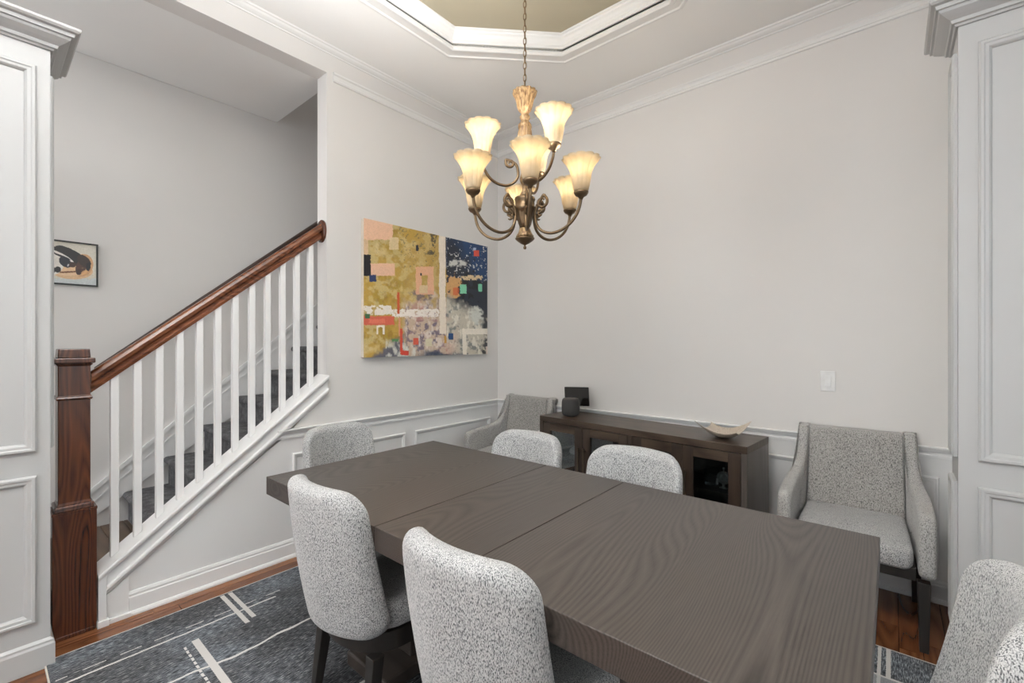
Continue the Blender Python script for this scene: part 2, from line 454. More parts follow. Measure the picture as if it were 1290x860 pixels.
# back wall (Y = 0): greige above the rail, white wainscot below
RZ = .822
mb = MB(); mb.cur = 1; mb.box(-.13, 6.6, 0, .14, 0, RZ-.03); mb.cur = 0; mb.box(-.13, 6.6, 0, .14, RZ-.03, HC+.02)
S('wall_back', mb, [M['wall'], M['wain']])
# left wall with the stair opening
zt = lambda y: .308+.775*(y+2.835)
mb = MB(); mb.cur = 0
TH = -.129
mb.box(TH, 0, -1.744, -.0, RZ-.03, HC+.02)
mb.box(TH, 0, -6.9, -1.744, 3.214, HC+.02)
yr = (RZ-.03-.308+.165)/.775-2.835
mb.prism([(-1.744, RZ-.03), (-1.744, zt(-1.744)-.1), (yr, RZ-.03)], TH, 0, 'x')
mb.cur = 1
mb.box(TH, 0, -1.744, -.0, 0, RZ-.03)
mb.prism([(-1.744, 0), (-1.744, RZ-.03), (yr, RZ-.03), (-2.905, zt(-2.905)-.1), (-2.905, 0)], TH, 0, 'x')
S('wall_left', mb, [M['wall'], M['wain']])
# stair well: far wall, inner closure, upper landing wall, ceiling
S('wall_stair', MB().box(-1.12, -1.0, -6.9, 2.6, 0, 5.6), M['wall'])
S('wall_stair_end', MB().box(-1.0, 0, 2.5, 2.6, 0, 5.6), M['wall'])
S('wall_stair_upper', MB().box(TH, 0, -1.66, 2.5, HC+.03, 5.6).box(TH, 0, .15, 2.5, 0, HC+.03), M['wall'])
S('ceiling_stair', MB().box(-.995, TH-.001, -6.9, -1.66, 3.214, 3.36), M['stairceil'])
S('ceiling_stair_upper', MB().box(-1.0, 0, -1.66, 2.5, 5.6, 5.7).box(-1.0, 0, -1.75, -1.66, 3.37, 5.6), M['stairceil'])
# hall around the camera
def wall_windows(mb, axis, c0, c1, a0, a1, wins, z1=HC+.02):
    a = a0
    for (w0, w1, s0, s1) in wins+[(a1, a1, 0, 0)]:
        bx = (lambda p, q, r, s: mb.box(c0, c1, p, q, r, s)) if axis == 'x' else (lambda p, q, r, s: mb.box(p, q, c0, c1, r, s))
        if w0 > a: bx(a, w0, 0, z1)
        if w1 > w0: bx(w0, w1, 0, s0); bx(w0, w1, s1, z1)
        a = w1
    return mb
wf = [(-.4, .6, .6, 2.7), (1.0, 3.0, .5, 2.9), (3.4, 5.6, .5, 2.9)]
S('wall_front', wall_windows(MB(), 'y', -7.54, -7.4, -1.12, 6.7, wf), M['wall'])
wr = [(-4.2, -2.6, .6, 2.8), (-2.0, -.9, .6, 2.8)]
S('wall_right', wall_windows(MB(), 'x', 6.6, 6.74, -7.4, .14, wr), M['wall'])
def win(name, axis, c, a0, a1, z0, z1):
    mb = MB(); t = .05
    def bx(p, q, r, s, d=.035):
        if axis == 'y': mb.box(p, q, c-d, c+d, r, s)
        else: mb.box(c-d, c+d, p, q, r, s)
    bx(a0, a0+t, z0, z1); bx(a1-t, a1, z0, z1); bx(a0+t, a1-t, z0, z0+t); bx(a0+t, a1-t, z1-t, z1)
    zm = (z0+z1)/2; bx(a0+t, a1-t, zm-.02, zm+.02, .02)
    f = S(name, mb, M['trim'])
    g = MB()
    if axis == 'y': g.box(a0+t, a1-t, c-.003, c+.003, z0+t, zm-.02)
    else: g.box(c-.003, c+.003, a0+t, a1-t, z0+t, zm-.02)
    g.build('pane', M['glass'], f)
    g = MB()
    if axis == 'y': g.box(a0+t, a1-t, c-.003, c+.003, zm+.02, z1-t)
    else: g.box(c-.003, c+.003, a0+t, a1-t, zm+.02, z1-t)
    g.build('pane', M['glass'], f)
for i, (a, b_, s, t) in enumerate(wf): win('window_%d' % (i+1), 'y', -7.47, a, b_, s, t)
for i, (a, b_, s, t) in enumerate(wr): win('window_%d' % (i+4), 'x', 6.67, a, b_, s, t)
S('floor_hall', MB().box(-1.0, -.131, -6.9, -3.62, -.12, 0), M['floor'])

# main ceiling with the octagonal tray
CX, CY = 1.57, -1.57
def octa(ap, z, c=(CX, CY)):
    rr = ap/math.cos(R(22.5)); return [(c[0]+rr*math.cos(R(22.5+45*i)), c[1]+rr*math.sin(R(22.5+45*i)), z) for i in range(8)]
AO = .93
mb = MB()
mb.box(0, 6.6, -7.4, CY-AO, HC, HC+.06); mb.box(0, 6.6, CY+AO, 0, HC, HC+.06)
mb.box(0, CX-AO, CY-AO, CY+AO, HC, HC+.06); mb.box(CX+AO, 6.6, CY-AO, CY+AO, HC, HC+.06)
k = AO*math.tan(R(22.5))
for sx in (-1, 1):
    for sy in (-1, 1):
        mb.prism([(CX+sx*AO, CY+sy*AO), (CX+sx*AO, CY+sy*k), (CX+sx*k, CY+sy*AO)], HC, HC+.06, 'z')
S('ceiling', mb, M['ceil'])
mb = MB(); mb.loops([octa(AO+.05, HC+.061), octa(AO+.05, 3.60)], cap=False); mb.loops([octa(AO, HC), octa(AO, 3.50)], cap=False)
mb.loops([octa(AO+.05, 3.497), octa(AO+.05, 3.55)])
S('ceiling_tray', mb, M['tray'])
def ring_loop(mb, prof):   # closed profile of (apothem, z)
    rings = [octa(a, z) for a, z in prof]; return mb.loops(rings, True, True)
S('trim_1', ring_loop(MB(), [(1.012, HC), (1.012, HC-.010), (1.004, HC-.018), (.990, HC-.018), (.984, HC-.010), (.945, HC-.010), (.937, HC-.020), (.912, HC-.022), (.903, HC-.014), (.903, HC+.004), (.915, HC+.012), (.929, HC+.012), (.929, HC)]), M['crown'], bevel=.001)
S('trim_2', ring_loop(MB(), [(.929, 3.418), (.918, 3.418), (.916, 3.430), (.908, 3.436), (.903, 3.452), (.893, 3.466), (.880, 3.474), (.878, 3.482), (.866, 3.486), (.866, 3.497), (.929, 3.497)]), M['crown'], bevel=.001)

# crown, chair rail, baseboard
crown = [(0, 3.344), (.006, 3.344), (.008, 3.352), (.018, 3.356), (.030, 3.364), (.038, 3.374), (.046, 3.376), (.050, HC), (0, HC)]
crown_low = [(0, 3.168), (.010, 3.170), (.014, 3.180), (.008, 3.190), (.008, 3.212), (.016, 3.220), (.014, 3.232), (0, 3.234)]
frieze = [(0, 3.20), (.003, 3.20), (.003, 3.35), (0, 3.35)]
P_main = [(0, -6.9), (0, 0), (6.55, 0)]
S('trim_3', sweep(MB(), P_main, crown, seg=0), M['crown']); S('trim_4', sweep(MB(), P_main, crown, seg=1), M['crown'])
P_low = [(0, -1.70), (0, 0), (6.55, 0)]
S('trim_5', sweep(MB(), P_low, crown_low, seg=0), M['crown']); S('trim_6', sweep(MB(), P_low, crown_low, seg=1), M['crown'])
rail = [(0, RZ-.062), (.010, RZ-.060), (.010, RZ-.048), (.006, RZ-.044), (.006, RZ-.032), (.016, RZ-.026), (.020, RZ-.014), (.030, RZ-.010), (.032, RZ-.003), (.028, RZ), (0, RZ)]
S('trim_7', sweep(MB(), [(0, yr-.075), (0, 0), (3.198, 0)], rail, seg=0), M['trim']); S('trim_8', sweep(MB(), [(0, yr), (0, 0), (3.198, 0)], rail, seg=1), M['trim'])
base = [(0, 0), (.026, 0), (.026, .010), (.020, .020), (.014, .022), (.014, .088), (.010, .094), (.011, .104), (.006, .116), (0, .118)]
S('baseboard_left', sweep(MB(), [(0, -2.79), (0, 0), (3.198, 0)], base, seg=0), M['trim']); S('baseboard_back', sweep(MB(), [(0, -2.79), (0, 0), (3.198, 0)], base, seg=1), M['trim'])
# picture-frame mouldings on the wainscot
n = 9
for u0, u1 in ((-1.977, -1.099), (-1.006, -.114)):
    S('trim_%d' % n, wall_frame(MB(), (0, 0, 0), (0, 1, 0), (0, 0, 1), (1, 0, 0), u0, u1, .20, .662), M['trim']); n += 1
for u0, u1 in ((.11, .80), (.90, 1.95), (2.05, 3.14)):
    S('trim_%d' % n, wall_frame(MB(), (0, 0, 0), (1, 0, 0), (0, 0, 1), (0, -1, 0), u0, u1, .20, .662), M['trim']); n += 1

# panelled columns at the two ends of the room opening
def column(idx, x0, x1, y0, y1, faces):
    top = 2.62
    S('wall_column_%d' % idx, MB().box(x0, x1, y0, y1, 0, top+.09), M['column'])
    ring = [(x0, y0), (x0, y1), (x1, y1), (x1, y0)][::-1]      # clockwise seen from above is inward; reversed = outward on the right
    cr = [(0, top), (.008, top), (.012, top+.008), (.020, top+.010), (.024, top+.022), (.040, top+.034), (.056, top+.048), (.060, top+.058), (.068, top+.060), (.070, top+.074), (.082, top+.078), (.088, top+.086), (.088, top+.096), (0, top+.096)]
    p = ring
    a = sum(p[i][0]*p[(i+1) % 4][1]-p[(i+1) % 4][0]*p[i][1] for i in range(4))
    if a < 0: p = p[::-1]      # counter-clockwise: right side is outside
    global n
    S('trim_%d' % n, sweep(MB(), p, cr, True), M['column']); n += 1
    bs = [(0, 0), (.013, 0), (.014, .012), (.014, .022), (.014, .095), (.010, .104), (.010, .112), (0, .122)]
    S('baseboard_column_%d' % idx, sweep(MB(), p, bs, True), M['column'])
    big = [(0, 0), (0, .010), (.006, .016), (.014, .016), (.018, .013), (.028, .012), (.034, .007), (.038, 0)]
    for (o, u, nn, a0, a1, side) in faces:
        for v0, v1 in ((.205, .818), (.918, 2.535)):
            if idx == 1 and side and v0 < .5: continue
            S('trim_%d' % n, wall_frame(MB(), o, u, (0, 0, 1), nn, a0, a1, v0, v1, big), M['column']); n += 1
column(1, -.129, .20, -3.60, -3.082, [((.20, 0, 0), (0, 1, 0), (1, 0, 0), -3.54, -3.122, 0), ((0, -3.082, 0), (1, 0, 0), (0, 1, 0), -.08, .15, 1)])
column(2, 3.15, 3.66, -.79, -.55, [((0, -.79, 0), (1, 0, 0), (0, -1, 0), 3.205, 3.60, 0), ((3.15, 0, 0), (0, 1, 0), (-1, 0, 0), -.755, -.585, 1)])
S('wall_right_return', MB().box(3.20, 3.34, -.549, 0, 0, HC), M['trim'])

# ------------------------------------------------------------------ staircase
st = thing('staircase', 'straight stair with grey carpeted steps rising behind white balusters', 'stairs', (0, 0, 0))
Z0, Y0s, RUN, RISE = .18, -2.655, .221, .193
# wooden landing boards at the foot
for i in range(9):
    a = -3.59+i*.118; b_ = min(a+.116, Y0s+.03)
    if b_ > a: MB().box(-.998, TH-.03, a, b_, 0, Z0).build('landing_board', M['landing'], st, bevel=.002)
NST = 17
for i in range(NST):
    z1 = Z0+RISE*(i+1); y0 = Y0s+RUN*i; 
    yb = y0+RUN+.03; t = .045
    nose = [(y0+.03, z1-t)]
    for k in range(7):
        a = R(270-k*30); nose.append((y0+.0225+.0225*math.cos(a), z1-.0225+.0225*math.sin(a)))
    zb = Z0+RISE*i if i == 0 else Z0+RISE*i-.001
    pts = [(y0+.03, zb)]+nose[:1]+nose[1:]+[(yb, z1), (yb, zb)]
    o = MB().prism(pts, -.982, TH-.006, 'x').build('carpeted_step', M['carpet'], st, auto=50, smooth=True)
# skirt board on the far wall with its cap line
sk = lambda y: .50+.862*(y+2.73)
mb = MB(); mb.prism([(-3.60, Z0), (-2.9, Z0), (1.2, sk(1.2)-.9), (1.2, sk(1.2)), (-2.86, sk(-2.86)), (-3.60, sk(-2.86))], -.999, -.984, 'x')
mb.prism([(1.2, sk(1.2)-.03), (1.2, sk(1.2)+.004), (-2.86, sk(-2.86)+.004), (-2.86, sk(-2.86)-.03)], -.984, -.972, 'x')
mb.prism([(1.2, sk(1.2)-.10), (1.2, sk(1.2)-.088), (-2.86, sk(-2.86)-.088), (-2.86, sk(-2.86)-.10)], -.984, -.979, 'x')
mb.build('skirt_board', M['trim'], st)
# stringer cap and its mouldings in front
prof = [(TH, 0), (.034, 0), (.038, -.008), (.036, -.022), (.026, -.032), (.018, -.036), (.018, -.088), (.030, -.094), (.030, -.108), (.018, -.118), (.012, -.132), (.001, -.142), (TH, -.142)]
mb = MB(); rings = [[(x_, y_, zt(y_)+w_) for x_, w_ in prof] for y_ in (-2.907, -1.7445)]
mb.loops(rings); mb.build('stringer_cap', M['trim'], st)
mb = MB().prism([(-2.907, 0), (-2.876, 0), (-2.876, zt(-2.876)-.012), (-2.907, zt(-2.907)-.012)], TH+.001, .031, 'x'); mb.build('end_trim', M['trim'], st, bevel=.002)
mb = MB().box(.0005, .040, -2.912, -2.868, .0, .032); mb.build('plinth', M['trim'], st, bevel=.003)
mb = MB().prism([(-2.876, .0), (-2.79, .0), (-2.79, zt(-2.79)-.14), (-2.876, zt(-2.876)-.14)], .0005, .012, 'x').box(.012, .030, -2.868, -2.784, 0, .022); mb.build('end_panel', M['trim'], st, bevel=.002)

# railing
rl = thing('stair_railing', 'stair railing with red-brown oak handrail, square newel and white balusters', 'railing', (-.06, -2.986, 0))
ox, oy = .06, 2.986
hz = lambda y: 1.187+.819*(y+2.918)
yb_ = [-2.835, -2.744, -2.652, -2.561, -2.469, -2.378, -2.287, -2.195, -2.104, -2.013, -1.922, -1.830]
for yb in yb_:
    hw = .0165
    zb = zt(yb); zl, zr = zt(yb-hw), zt(yb+hw); tl, tr = hz(yb-hw)-.045, hz(yb+hw)-.045
    mb = MB().hexa([(-hw, yb-hw+oy, zl), (hw, yb-hw+oy, zl), (hw, yb+hw+oy, zr), (-hw, yb+hw+oy, zr)], [(-hw, yb-hw+oy, tl), (hw, yb-hw+oy, tl), (hw, yb+hw+oy, tr), (-hw, yb+hw+oy, tr)])
    mb.build('baluster', M['trim'], rl, bevel=.0025)
hp = [(-.022, -.047), (.022, -.047), (.024, -.030), (.017, -.020), (.018, -.008), (.032, .004), (.034, .022), (.026, .038), (.010, .048), (-.010, .048), (-.026, .038), (-.034, .022), (-.032, .004), (-.018, -.008), (-.017, -.020), (-.024, -.030)]
mb = MB(); mb.loops([[(x_, y_+oy, hz(y_)+w_*1.08) for x_, w_ in hp] for y_ in (-2.925, -2.6, -2.2, -1.752)])
hr = mb.build('handrail', M['rail'], rl)
rs = MB(); zc = hz(-1.756); rr_ = .068
rings = []
for d, s in ((-.0, 1), (-.009, 1), (-.013, .94), (-.016, .82), (-.0165, .6)):
    rings.append([(s*rr_*.90*math.cos(2*math.pi*i/28), -1.7455+oy+d, zc+s*rr_*1.15*math.sin(2*math.pi*i/28)) for i in range(28)])
rs.loops(rings).build('rosette', M['newel'], hr, smooth=True, auto=35)
def sq(mb, h, z0, z1, h2=None):
    h2 = h if h2 is None else h2
    return mb.hexa([(-h, -h, z0), (h, -h, z0), (h, h, z0), (-h, h, z0)], [(-h2, -h2, z1), (h2, -h2, z1), (h2, h2, z1), (-h2, h2, z1)])
nw = MB(); sq(nw, .056, .60, 1.292); 
nwo = nw.build('newel_post', M['newel'], rl, bevel=.004)
mb = MB(); sq(mb, .076, .0, .575); sq(mb, .078, .575, .588, .078); sq(mb, .068, .588, .602, .066); sq(mb, .070, .602, .612, .065); sq(mb, .060, .612, .628, .055)
mb.build('newel_base', M['newel'], nwo, bevel=.002)
mb = MB(); sq(mb, .060, 1.104, 1.112, .064); sq(mb, .064, 1.112, 1.120, .060); sq(mb, .060, 1.12, 1.126, .055); mb.build('newel_band', M['newel'], nwo, bevel=.0015)
mb = MB(); sq(mb, .056, 1.262, 1.276, .066); sq(mb, .072, 1.278, 1.302); sq(mb, .057, 1.302, 1.345, .054); mb.build('newel_cap', M['newel'], nwo, bevel=.004)
mb = MB(); mb.box(.0762, .084, -.070, .070, 0, .018); mb.build('shoe_mould', M['newel'], nwo, bevel=.003)

wr_ = thing('wall_handrail', 'brown handrail darkened for shade, fixed along the far stairwell wall', 'handrail', (-.93, -2.80, 1.178))
mb = MB(); hz2 = lambda y: (y)*.842
mb.loops([[(x_*.9, y_, hz2(y_)+w_*.8) for x_, w_ in hp] for y_ in (0, 1.5, 3.2)])
mb.build('rail', M['shaded_rail'], wr_)
for yy in (.35, 1.55, 2.75):
    mb = MB(); tube(mb, catmull([(0, yy, hz2(yy)-.035), (0, yy, hz2(yy)-.065), (-.04, yy, hz2(yy)-.075), (-.069, yy, hz2(yy)-.075)], 4), .006); mb.build('bracket', M['bronze'], wr_, smooth=True)

# ------------------------------------------------------------------ pictures
def vnoise(x, y, seed, oct_=4, s=1.0):
    rng = np.random.RandomState(seed); out = np.zeros_like(x); amp = 1; tot = 0
    for o in range(oct_):
        g = rng.rand(64, 64); fx = x*s*2**o; fy = y*s*2**o
        ix = np.floor(fx).astype(int); iy = np.floor(fy).astype(int); tx = fx-ix; ty = fy-iy
        tx = tx*tx*(3-2*tx); ty = ty*ty*(3-2*ty)
        a = g[iy % 64, ix % 64]; b = g[iy % 64, (ix+1) % 64]; c = g[(iy+1) % 64, ix % 64]; d = g[(iy+1) % 64, (ix+1) % 64]
        out += amp*((a*(1-tx)+b*tx)*(1-ty)+(c*(1-tx)+d*tx)*ty); tot += amp; amp *= .55
    return out/tot
def lin(c):
    c = np.array(c, float)/255; return np.where(c <= .04045, c/12.92, ((c+.055)/1.055)**2.4)
def picture_mesh(name, w_, h_, nu, nv, colour, mat, parent, xf):
    """grid in the plane local X=xf; u along +Y, v downwards; colour(U,V) -> rgb"""
    u = np.linspace(0, 1, nu+1); v = np.linspace(0, 1, nv+1); U, V = np.meshgrid(u, v)
    vs = np.stack([np.full(U.size, xf), (U*w_).ravel(), (h_-V*h_).ravel()], 1)
    idx = np.arange((nu+1)*(nv+1)).reshape(nv+1, nu+1)
    f = np.stack([idx[:-1, :-1], idx[1:, :-1], idx[1:, 1:], idx[:-1, 1:]], -1).reshape(-1, 4)
    me = bpy.data.meshes.new(name); me.from_pydata(vs.tolist(), [], f.tolist())
    c = colour(U.ravel(), V.ravel()); ca = me.color_attributes.new('Col', 'FLOAT_COLOR', 'POINT')
    ca.data.foreach_set('color', np.concatenate([c, np.ones((len(c), 1))], 1).ravel().astype(np.float32))
    me.materials.append(mat); o = bpy.data.objects.new(name, me); COL.objects.link(o); o.parent = parent; return o
def hmap(H, U, V):
    d = H[6]*U+H[7]*V+1; return (H[0]*U+H[1]*V+H[2])/d, (H[3]*U+H[4]*V+H[5])/d
def abstract(U, V):
    x, y = hmap([886.7492, -10.3286, 40.0, 233.8274, 751.041, 58.0, .3145, -.011], U, V)
    n1 = vnoise(x/60, y/60, 1); n2 = vnoise(x/22, y/22, 2); n3 = vnoise(x/9, y/9, 3, 3); n4 = vnoise(x/110, y/110, 4); n5 = vnoise(x/14, y/30, 5, 3)
    C = np.zeros((len(x), 3)); 
    def put(mask, col, a=1.0):
        nonlocal C
        a = (mask*a)[:, None] if mask.dtype != bool else mask[:, None]*a
        C = C*(1-a)+lin(col)*a
    sm = lambda v, e0, e1: np.clip((v-e0)/(e1-e0), 0, 1)
    jx = (n2-.5)*10; jy = (n3-.5)*8
    rect = lambda x0, y0, x1, y1, j=1.0: (x+jx*j > x0) & (x+jx*j < x1) & (y+jy*j > y0) & (y+jy*j < y1)
    put(np.ones_like(x), (184, 150, 66))
    put(sm(n1, .42, .62), (158, 132, 40), .85)
    put(sm(n4, .45, .65)*sm(n2, .4, .6), (212, 190, 138), .85); put(sm(n5, .52, .66)*sm(n1, .4, .6), (150, 112, 48), .6); put(sm(vnoise(x/35, y/35, 12), .5, .62)*(x < 450), (208, 190, 140), .6)
    put(sm(x, 205, 300)*sm(n1, .35, .6), (196, 164, 96), .6)
    put((n3 > .68) & (x > 230) & (y < 330), (60, 56, 40), .7)
    put((n3 > .72), (150, 140, 100), .5)
    # lower middle: mauve, grey and cream clouds
    cl = sm(y+(n1-.5)*160-(x-300)*.10, 480, 560)*sm(x, 235, 275)
    put(cl, (200, 178, 160), .9)
    put(cl*sm(n2, .5, .62), (96, 84, 110), .85)
    put(cl*sm(n5, .55, .72), (226, 214, 204), .9)
    put(cl*sm(n4, .55, .7)*sm(n2, .45, .6), (214, 150, 130), .7)
    put(sm(-((x-350)/90)**2-((y-470)/45)**2+(n2-.5)*2+.6, 0, .5), (92, 78, 96), .8)
    # right side: dark blue
    rt_ = x > 484
    dk = sm(560+(x-484)*1.0+(n1-.5)*120-y, -30, 30)*rt_
    put(dk, (34, 40, 54))
    put(sm(x+(n1-.5)*120+ (300-y)*.55, 560, 640)*rt_*(y < 420), (26, 62, 104))
    put((n2 > .57) & rt_ & (y > 260) & (y < 420) & (x < 640), (22, 24, 28), .9)
    put((n3 > .70) & rt_ & (y < 420), (215, 215, 212), .9)
    put(sm(-((x-545)/55)**2-((y-310)/32)**2+(n2-.5)*2.4+.75, 0, .6)*rt_, (205, 205, 198))
    put(sm(-((x-525)/55)**2-((y-430)/75)**2+(n2-.5)*2.2+.75, 0, .2)*rt_, (208, 160, 104))
    put(rect(560, 375, 680, 400, 2.0)*(n2 > .42), (214, 190, 150))
    put((n2 > .53) & rt_ & (y > 400) & (y < 520) & (x > 560), (18, 22, 26), .95)
    gc = sm(y-(470+(x-484)*.55)+(n1-.5)*110, 0, 60)*rt_
    put(gc, (196, 188, 172)); put(gc*sm(n2, .52, .64), (120, 124, 122), .9); put(gc*sm(n5, .58, .7), (226, 220, 206), .9)
    put(gc*sm(n4, .52, .65)*sm(560-x, 0, 60), (214, 170, 150), .6)
    put(sm(-((x-640)/50)**2-((y-590)/60)**2+(n2-.5)*2+.8, 0, .5), (206, 208, 200))
    put(sm(x-y*.0-675+(n1-.5)*60, 0, 15)*(y > 400)*sm(n2, .35, .5), (36, 40, 48), .95)
    put(sm(y+(n1-.5)*90-(775), 0, 25)*sm(x, 300, 380)*(x < 600), (44, 62, 84), .9)
    put(sm(y+(n1-.5)*120-(x-80)*(-.55)-790, 0, 40)*(x < 250)*(y > 650), (60, 74, 104), .85)
    put(sm(y+(n2-.5)*60-720, 0, 50)*(x > 150)*(x < 330)*sm(n5, .4, .6), (214, 214, 206), .9)
    # blocks and bars
    put(rect(0, 50, 196, 178, 1.2)*sm(200-y+(n2-.5)*60, 0, 20), (232, 190, 160))
    put(rect(0, 178, 62, 258, .6), (222, 190, 158), .8)
    put(rect(178, 165, 228, 232, 1), (226, 206, 168), .8)
    put(rect(40, 305, 205, 372, .8), (230, 188, 160))
    put(rect(0, 256, 75, 372, .5), (30, 28, 32)); put(rect(66, 366, 104, 404, .4), (38, 52, 92))
    put(rect(320, 208, 336, 240, .5), (44, 44, 50)); put(rect(405, 150, 432, 225, 2)*(n3 > .45), (52, 50, 48), .8); put(rect(385, 235, 425, 262, 2)*(n3 > .45), (60, 58, 52), .8)
    put((rect(318, 325, 416, 475, 1)) & ~(rect(350, 372, 382, 440, .6)), (230, 176, 146), .85)
    put(rect(338, 425, 382, 468, .6), (214, 190, 150)); put(rect(342, 360, 352, 374, .3), (40, 40, 50))
    put(rect(0, 534+0, 186, 582, 2.2)*(n2 > .32), (238, 230, 220)); put(rect(186, 556, 440, 598, 2.0)*(n3 > .36), (238, 230, 222))
    put(rect(0, 592, 200, 640, 1.2), (206, 96, 74)); put(rect(60, 606, 150, 630, 1.5), (224, 120, 96), .8)
    put(rect(40, 578, 68, 604, .3), (56, 104, 66))
    put((rect(102, 642, 146, 690, .3)) & ~(rect(110, 652, 136, 700, .2) | rect(100, 636, 112, 660, .1)*False), (240, 234, 224), .95)
    put(rect(216, 462, 230, 580, .6), (196, 84, 40)); put(rect(222, 600, 232, 700, .5), (214, 150, 120), .9)
    put(rect(230, 660, 244, 800, .5), (204, 74, 50)); put(rect(236, 780, 276, 806, .6), (200, 64, 46))
    put(rect(302, 712, 330, 748, .4), (212, 92, 70)); put(rect(368, 716, 404, 758, .5), (214, 206, 176)); put(rect(494, 688, 520, 722, .3), (30, 66, 112))
    put(rect(186, 716, 222, 730, .5), (80, 130, 84)); put(rect(470, 700, 482, 740, .5), (200, 150, 70)); 
    put(rect(446+0, 150, 480, 690, .9), (236, 224, 208)); put(rect(480, 160, 490, 330, .4), (40, 60, 92), .6)
    put(rect(632, 240, 660, 272, .5), (216, 84, 64)); put(rect(628, 226, 644, 240, .3), (170, 190, 214))
    put(rect(556, 422, 592, 472, .7), (132, 206, 168)); put(rect(656, 422, 676, 462, .7), (120, 200, 164))
    put(rect(566, 662, 760, 694, .7), (236, 228, 214)); put(rect(570, 690, 590, 812, .5), (234, 226, 212)); put(rect(696, 760, 720, 830, .3), (230, 210, 200), .9)
    put(rect(520, 440, 548, 480, 1.5), (206, 96, 50), .8)
    C[:] = C*(.92+.16*n3[:, None])
    return np.clip(C, 0, 1)
art = thing('abstract_painting', 'wide abstract painting in ochre, cream and navy blocks on the left wall', 'painting', (.001, -1.487, 1.264))
MB().box(0, .037, .002, 1.295, .002, 1.003).build('canvas_edge', plain('raw_canvas', (.62, .56, .48), .8), art, bevel=.002)
picture_mesh('painted_canvas', 1.297, 1.005, 300, 240, abstract, M['canvas'], art, .0392)

def dog(U, V):
    x, y = hmap([1337.476, 0.0, -473.011, 169.602, 722.4168, 4.9144, .1011, 0.0], U, V)
    n2 = vnoise(x/30, y/30, 8); n3 = vnoise(x/10, y/10, 9, 3)
    C = np.tile(lin((212, 206, 192)), (len(x), 1))
    def put(mask, col, a=1.0):
        nonlocal C
        mm = (mask.astype(float)*a)[:, None]; C = C*(1-mm)+lin(col)*mm
    el = lambda cx, cy, rx, ry, ang=0: ((((x-cx)*math.cos(R(ang))+(y-cy)*math.sin(R(ang)))/rx)**2+((-(x-cx)*math.sin(R(ang))+(y-cy)*math.cos(R(ang)))/ry)**2+(n3-.5)*.06) < 1
    put(y > 700+(n2-.5)*60, (196, 204, 208), .8)
    put(el(380, 560, 350, 150, 4), (216, 180, 140)); put(el(560, 480, 170, 190, 30), (204, 158, 116)); put(el(330, 560, 300, 90, 3), (224, 190, 152))
    put(el(330, 590, 200, 14, -3), (120, 78, 50)); 
    put(el(60, 440, 200, 200, 10), (226, 222, 214))
    put(el(400, 340, 330, 105, 30), (48, 46, 46)); put(el(60, 210, 190, 45, 5), (60, 56, 54)); put(el(180, 240, 170, 60, 14), (50, 48, 48))
    put(el(250, 330, 190, 28, 30), (222, 218, 212)); put(el(230, 335, 150, 18, 22), (56, 54, 56)); put(el(160, 420, 60, 90, 30), (222, 216, 208))
    put(el(280, 430, 115, 72, 35), (44, 46, 54)); put(el(330, 478, 10, 22, 20), (210, 208, 206)); put(el(400, 470, 60, 45, 0), (70, 52, 46))
    put(el(540, 500, 85, 140, 20), (82, 58, 50)); put(el(500, 590, 45, 50, 10), (66, 46, 42)); put(el(585, 410, 130, 80, 40), (62, 50, 46)); put(el(655, 505, 38, 75, 8), (40, 38, 42))
    put(el(560, 525, 12, 6, 10), (150, 130, 90)); put(el(160, 550, 55, 50, 0), (50, 46, 46)); put(el(60, 560, 60, 70, 0), (50, 46, 46))
    put(el(590, 600, 60, 30, -30), (222, 170, 116), .8)
    return np.clip(C*(.93+.14*n3[:, None]), 0, 1)
dp = thing('framed_picture', 'small black-framed picture of a curled dark dog on the stairwell wall', 'picture', (-.999, -3.13, 1.733))
mb = MB().box(.0, .008, .01, .345, .01, .264); mb.build('backing', M['print'], dp)
mb = MB(); wall_frame(mb, (0, 0, 0), (0, 1, 0), (0, 0, 1), (1, 0, 0), 0, .355, 0, .274, [(0, 0), (0, .018), (.009, .018), (.009, 0)]); mb.build('frame', M['black'], dp)
picture_mesh('print', .339, .258, 130, 100, dog, M['print'], dp, .0095).location = (0, .008, .008)

# light switch
sw = thing('light_switch', 'white rocker light switch plate on the back wall', 'switch', (2.655, -.0005, 1.143))
MB().box(-.037, .037, -.006, 0, -.060, .060).build('cover_plate', M['plate'], sw, bevel=.0025)
MB().box(-.017, .017, -.0075, -.0061, -.034, .034).build('rocker_frame', M['plate'], sw, bevel=.0004)
MB().hexa([(-.014, -.0075, -.031), (.014, -.0075, -.031), (.014, -.0076, .031), (-.014, -.0076, .031)], [(-.014, -.014, -.031), (.014, -.014, -.031), (.014, -.0085, .031), (-.014, -.0085, .031)]).build('rocker', M['plate'], sw, bevel=.0006)

# ------------------------------------------------------------------ rug
rg = thing('area_rug', 'navy grey area rug with thin cream lines under the dining table', 'rug', (0, 0, 0))
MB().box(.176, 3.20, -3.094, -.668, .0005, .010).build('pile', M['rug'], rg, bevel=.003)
mb = MB()
for (a, b_, c, d) in ((.170, .1755, -3.10, -.662), (3.2005, 3.206, -3.10, -.662), (.1755, 3.2005, -3.10, -3.0945), (.1755, 3.2005, -.6675, -.662)): mb.box(a, b_, c, d, .0005, .009)
mb.build('binding', M['rug_edge'], rg)
RG = .0102

